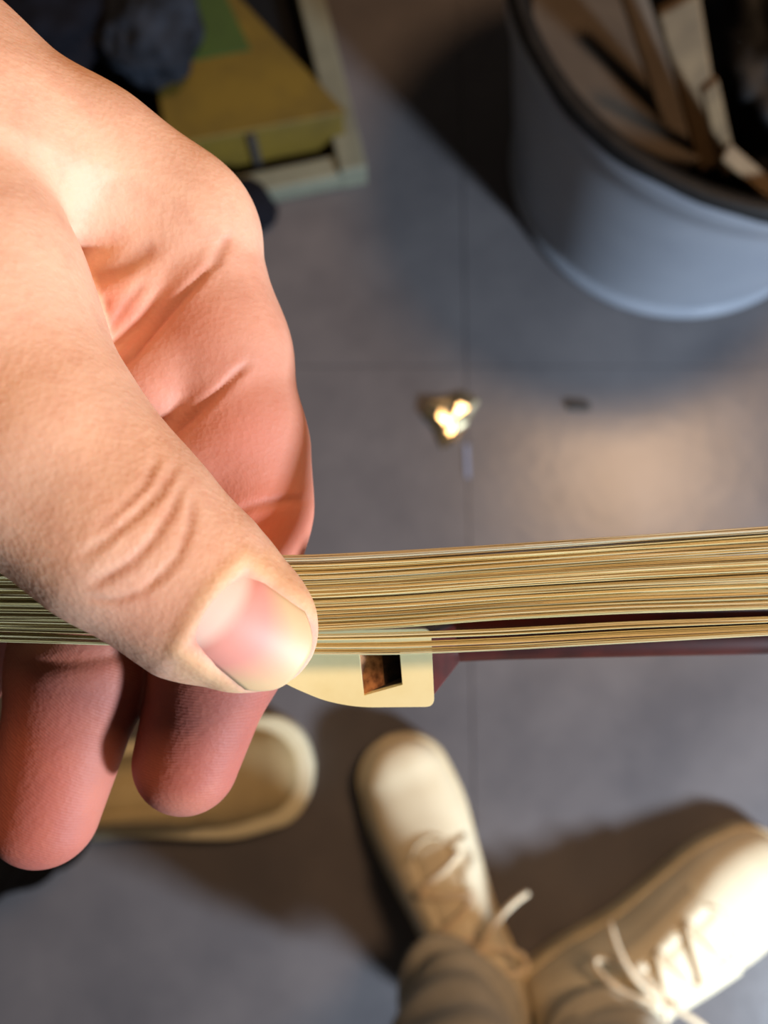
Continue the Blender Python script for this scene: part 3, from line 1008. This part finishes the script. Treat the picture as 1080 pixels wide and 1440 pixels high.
for i in range(ns - 1):
    for j in range(ntt - 1):
        a = i * ntt + j
        q4 = (a, a + 1, a + ntt + 1, a + ntt)
        qs.append(q4)
        qs.append(tuple(N1 + k for k in q4[::-1]))
border = [(i, 0) for i in range(ns)] + [(ns - 1, j) for j in range(1, ntt)] + [(i, ntt - 1) for i in range(ns - 2, -1, -1)] + [(0, j) for j in range(ntt - 2, 0, -1)]
bi = [i * ntt + j for i, j in border]
for k in range(len(bi)):
    a, b = bi[k], bi[(k + 1) % len(bi)]
    qs.append((a, b, N1 + b, N1 + a))
nm_ = hand_mesh('thumb_nail', cam_to_room(nv), np.array(qs))
# pigment along the plate: pale half moon, pink bed, yellowish free edge
s2, t2 = np.tile(Sg.ravel(), 2), np.tile(Tg.ravel(), 2)
nc = np.tile(L3(208, 138, 124), (len(nv), 1))
mk = np.clip(1 - (s2 - 0.14 - 0.10 * (1 - t2 ** 2)) / 0.14, 0, 1)[:, None]
nc = nc * (1 - mk * .85) + L3(232, 196, 178) * mk * .85
mk = np.clip((s2 - 0.52 - 0.10 * (1 - t2 ** 2) + 0.18 * (t2 > 0) * t2) / 0.34, 0, 1)[:, None]
nc = nc * (1 - mk) + L3(204, 170, 130) * mk
at_ = nm_.color_attributes.new('nail', 'FLOAT_COLOR', 'POINT')
at_.data.foreach_set('color', np.concatenate([nc, np.ones((len(nv), 1))], 1).astype(np.float32).ravel())
nm_.update()
nb = obj('thumb_nail', nm_, M_NAIL, hand)
bmx = bmesh.new(); bmx.from_mesh(nm_); bmesh.ops.recalc_face_normals(bmx, faces=bmx.faces); bmx.to_mesh(nm_); bmx.free()
nb['label'] = 'pink thumb nail with a yellowish tip'


def back_nail(name, a, b, ang):
    """nail on the far side of a fingertip, a -> b are the last two joints; its free edge just shows past the tip"""
    (pa, r_a), (pb, r_b) = a, b
    d = (pb - pa) / np.linalg.norm(pb - pa)
    away = np.array([math.sin(ang), 0, math.cos(ang)])
    away = away - d * d.dot(away)
    away /= np.linalg.norm(away)
    sd = np.cross(d, away)
    V, Q = [], []
    n1, n2 = 14, 13
    for lay in (0, 1):
        for i in range(n1):
            for j in range(n2):
                s, t = i / (n1 - 1), -1 + 2 * j / (n2 - 1)
                x = (-5.5 + 13.4 * s) - 1.8 * abs(t) ** 3 * s
                r = r_b + 0.3 - 0.6 * s - lay * 0.4
                V.append(pb + d * x + (away * math.cos(t * 0.6) + sd * math.sin(t * 0.6)) * r)
    for lay in (0, 1):
        for i in range(n1 - 1):
            for j in range(n2 - 1):
                a_ = lay * n1 * n2 + i * n2 + j
                Q.append((a_, a_ + 1, a_ + n2 + 1, a_ + n2))
    me = hand_mesh(name, cam_to_room(np.array(V)), np.array(Q))
    at2 = me.color_attributes.new('nail', 'FLOAT_COLOR', 'POINT')
    at2.data.foreach_set('color', np.tile(np.append(L3(232, 206, 172), 1), len(V)).astype(np.float32))
    return obj(name, me, M_NAIL, hand)


back_nail('index_nail', INDEX[-2], INDEX[-1], -0.5)
back_nail('middle_nail', MIDDLE[-2], MIDDLE[-1], 0.2)
back_nail('ring_nail', RING[-2], RING[-1], 0.3)
back_nail('little_nail', LITTLE[-2], LITTLE[-1], 0.3)

# ------------------------------------------------------------------ the bow: stick, head, ivory tip plate with its mortise, hair
BO = at(620, 925, 0.138)
bow = empty('violin_bow', BO)
tag(bow, 'stringed-instrument bow with red-brown stick, ivory tip plate and blond hair, held by the hand', 'bow')
loc = lambda u, v, d: at(u, v, d) - BO


def round_poly(pts, rads, n=6):
    out = []
    for i, p in enumerate(pts):
        p = Vector(p)
        a, b = Vector(pts[i - 1]), Vector(pts[(i + 1) % len(pts)])
        r = rads[i]
        if r == 0:
            out.append(p)
            continue
        da, db = (a - p).normalized() * r, (b - p).normalized() * r
        for k in range(n + 1):
            t = k / n
            out.append((p + da) * (1 - t) ** 2 + p * 2 * t * (1 - t) + (p + db) * t ** 2)
    return out


PD = 0.1155
outer = round_poly([(606, 884), (611, 994), (498, 995), (452, 984), (412, 967), (384, 952), (372, 936), (372, 915), (392, 897), (440, 887)],
                   [13, 13, 30, 14, 12, 8, 8, 8, 12, 20])
hole = [Vector(p) for p in [(505, 918), (562, 915), (566, 963), (512, 978)]]
tri = tessellate_polygon([[Vector((p.x, p.y, 0)) for p in outer], [Vector((p.x, p.y, 0)) for p in hole]])
allp = outer + hole
TH = 0.0016
bm = bmesh.new()
top = [bm.verts.new(loc(p.x, p.y, PD)) for p in allp]
bot = [bm.verts.new(at(p.x, p.y, PD) - BO + (loc(540, 720, PD + TH) - loc(540, 720, PD))) for p in allp]
for t in tri:
    bm.faces.new([top[i] for i in t])
    bm.faces.new([bot[i] for i in t[::-1]])
for ring_ in (list(range(len(outer))), list(range(len(outer), len(allp)))):
    for i in range(len(ring_)):
        a, b = ring_[i], ring_[(i + 1) % len(ring_)]
        bm.faces.new((top[a], top[b], bot[b], bot[a]))
plate = obj('tip_plate', bm, M_BONE, bow, smooth=False)
bevel(plate, 0.0005, 3, 50)
plate['label'] = 'ivory white tip plate with a square mortise'
# mortise pocket: sloping torn wood on one side, dark floor and walls
down = (at(540, 720, 1.0) - at(540, 720, 0.0)).normalized()
def hp(u, v, k): return loc(u, v, PD) + down * (TH + k)
e0, e1, e2, e3 = [(p.x, p.y) for p in hole]
mdp, mdq = (536, 917), (541, 970)
bm = bmesh.new()
def strip(P, n=8):
    a, b, c, d = [Vector(x) for x in P]
    g = [[bm.verts.new(a.lerp(b, i / n).lerp(d.lerp(c, i / n), j / n)) for j in range(n + 1)] for i in range(n + 1)]
    for i in range(n):
        for j in range(n):
            bm.faces.new((g[i][j], g[i + 1][j], g[i + 1][j + 1], g[i][j + 1]))
strip([hp(*e0, -.0008), hp(*mdp, 0.0018), hp(*mdq, 0.0018), hp(*e3, -.0008)])
pk = obj('torn_wood', bm, M_MORTISE, plate)
bm = bmesh.new()
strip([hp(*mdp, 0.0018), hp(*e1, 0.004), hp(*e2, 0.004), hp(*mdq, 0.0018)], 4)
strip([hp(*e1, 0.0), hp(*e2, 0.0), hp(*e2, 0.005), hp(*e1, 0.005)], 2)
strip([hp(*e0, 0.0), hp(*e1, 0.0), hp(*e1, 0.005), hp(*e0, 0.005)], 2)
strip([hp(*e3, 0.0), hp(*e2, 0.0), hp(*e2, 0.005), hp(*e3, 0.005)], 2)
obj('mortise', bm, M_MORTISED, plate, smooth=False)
# wooden head: from the plate outline down to the stick
SD = 0.137
head_o = round_poly([(602, 889), (607, 990), (498, 991), (452, 981), (425, 968), (405, 948), (402, 925), (420, 905), (450, 893)], [13, 13, 30, 14, 12, 8, 8, 10, 16])
nn = len(head_o)
st_o = []
hc = Vector((520, 905))
for p in head_o:
    q = p - Vector((510, 940))
    st_o.append(Vector((545 + q.x * 1.15, 898 + q.y * 0.50)))
rings = []
for k in range(13):
    t = k / 12
    e = t ** 0.6 if t < 1 else 1
    d = PD + TH + 0.00005 + (SD - PD - TH + 0.0025) * t
    wq = e * 0.94
    sc_ = 1 - 0.10 * max(0, t - 0.85) / 0.15
    rg_ = []
    for a, b in zip(head_o, st_o):
        p = a.lerp(b, wq)
        p = Vector((545, 898)).lerp(p, sc_) if t > .85 else p
        rg_.append(loc(p.x, p.y, d))
    rings.append(rg_)
# the head is hollow where the mortise is cut, so its top is left open under the plate
obj('head', loft_bm(rings, cap0=False), M_STICK, bow)
pts, rad = [], []
for u, v, r in ((505, 899, 0.0030), (560, 897, 0.0038), (600, 896, 0.0044), (622, 897, 0.0041), (645, 898, 0.0038), (700, 896.5, 0.0037), (800, 894, 0.0037), (900, 892, 0.0037), (1080, 889, 0.0037), (1500, 884, 0.0036), (2400, 868, 0.0038), (3600, 850, 0.004)):
    pts.append(loc(u, v, SD))
    rad.append(r)
obj('stick', tube_bm(pts, rad, 20), M_STICK, bow)

# hair: each hair a thin round strand
KU = np.array([-700, -300, 0, 200, 330, 440, 560, 700, 880, 1080, 1500, 2400, 3600.])
TOP = np.array([782, 786, 786, 784, 783, 782, 776, 767, 754, 740, 712, 655, 580.])
BOTM = np.array([876, 880, 884, 888, 889, 888, 882, 871, 862, 856, 842, 812, 770.])
LT = np.array([872, 876, 880, 887, 890, 892, 889, 884, 874, 867, 850, 818, 776.])
LB = np.array([900, 900, 902, 908, 916, 920, 920, 914, 904, 893, 872, 830, 784.])
DPT = np.array([0.1150, 0.1142, 0.1132, 0.1120, 0.1115, 0.1115, 0.1119, 0.1122, 0.1126, 0.1130, 0.114, 0.115, 0.117])
us = np.concatenate([np.linspace(-700, -50, 8), np.linspace(0, 1150, 40), np.linspace(1250, 3600, 8)])
def sm(K):
    y = np.interp(us, KU, K)
    for _ in range(1): y[1:-1] = (y[:-2] + 2 * y[1:-1] + y[2:]) / 4
    return y
top_, bot_, lt2, lb2, dp_ = sm(TOP), sm(BOTM), sm(LT), sm(LB), sm(DPT)
verts, faces, hcol = [], [], []
NS = 5


def strand(vv, dd, r, c):
    uu = us
    x, y, z = (uu - 540) / F * dd, -(vv - 720) / F * dd, -dd
    P = np.stack([x, y * CT - z * ST, CAM_H + y * ST + z * CT], 1) - np.array(BO)
    b = len(verts)
    for i in range(len(us)):
        for k in range(NS):
            a = 2 * math.pi * k / NS
            verts.append((P[i, 0], P[i, 1] + r * math.cos(a), P[i, 2] + r * math.sin(a)))
            hcol.append(c)
    for i in range(len(us) - 1):
        for k in range(NS):
            a0 = b + i * NS + k
            a1 = b + i * NS + (k + 1) % NS
            faces.append((a0, a1, a1 + NS, a0 + NS))


BLOND = [L3(208, 194, 142), L3(196, 180, 128), L3(222, 210, 164), L3(186, 168, 118), L3(214, 204, 170), L3(168, 152, 112), L3(132, 122, 96)]
BWT = np.array([0.26, 0.22, 0.18, 0.14, 0.1, 0.06, 0.04])
clump = np.sort(RNG.uniform(0, 1, 26))
for n_, T0, B0, jit in ((430, top_, bot_, 1.0), (34, lt2, lb2, 0.5)):
    for k in range(n_):
        q = RNG.uniform(0, 1) if RNG.uniform() < 0.9 or n_ < 100 else RNG.uniform(0, 1) ** 0.7
        if n_ > 100 and q < 0.08 and RNG.uniform() < 0.5: q = RNG.uniform(0.1, 1)
        if RNG.uniform() < 0.45:
            q = np.clip(RNG.choice(clump) + RNG.normal() * 0.008, 0, 1)
        q2 = np.clip(q + RNG.normal() * 0.045, -0.005, 1.005)
        qq = np.interp(us, [-700, 440, 1100, 3600], [q2, q2 * 0.3 + q * 0.7, q, q])
        ph, fr = RNG.uniform(0, 6.28), RNG.uniform(0.002, 0.006)
        vv = T0 + qq * (B0 - T0) + jit * 0.8 * np.sin(us * fr + ph) * RNG.uniform(0.3, 1.4)
        lay = RNG.uniform(-0.5, 0.5) * 0.0011
        dd = dp_ + lay + 0.0001 * np.sin(us * fr * 1.3 + ph * 2)
        c = BLOND[RNG.choice(len(BLOND), p=BWT)] * 0.6 + 0.4 * BLOND[1]
        c = c * (1 + 0.2 * math.sin(q * 37 + 2 * math.sin(q * 11)) * math.sin(q * 83 + 1)) * 1.1
        if q < 0.10 and n_ > 100: c = c * 0.6 + 0.22 * np.array([1, .95, .9])
        strand(vv, dd, RNG.uniform(0.000075, 0.000105), c)
me = bpy.data.meshes.new('hair')
me.from_pydata(verts, [], faces)
at3 = me.color_attributes.new('strand', 'FLOAT_COLOR', 'POINT')
at3.data.foreach_set('color', np.concatenate([np.array(hcol), np.ones((len(hcol), 1))], 1).astype(np.float32).ravel())
M_HAIR = mat('horsehair', lin(200, 168, 104), 0.38, attr='strand', spec=0.5)
M_HAIR.node_tree.nodes['Principled BSDF'].inputs['Subsurface Weight'].default_value = 0.0
hr = obj('hair', me, M_HAIR, bow)
tag(hr, kind='stuff')
hr['label'] = 'ribbon of loose blond horsehair'
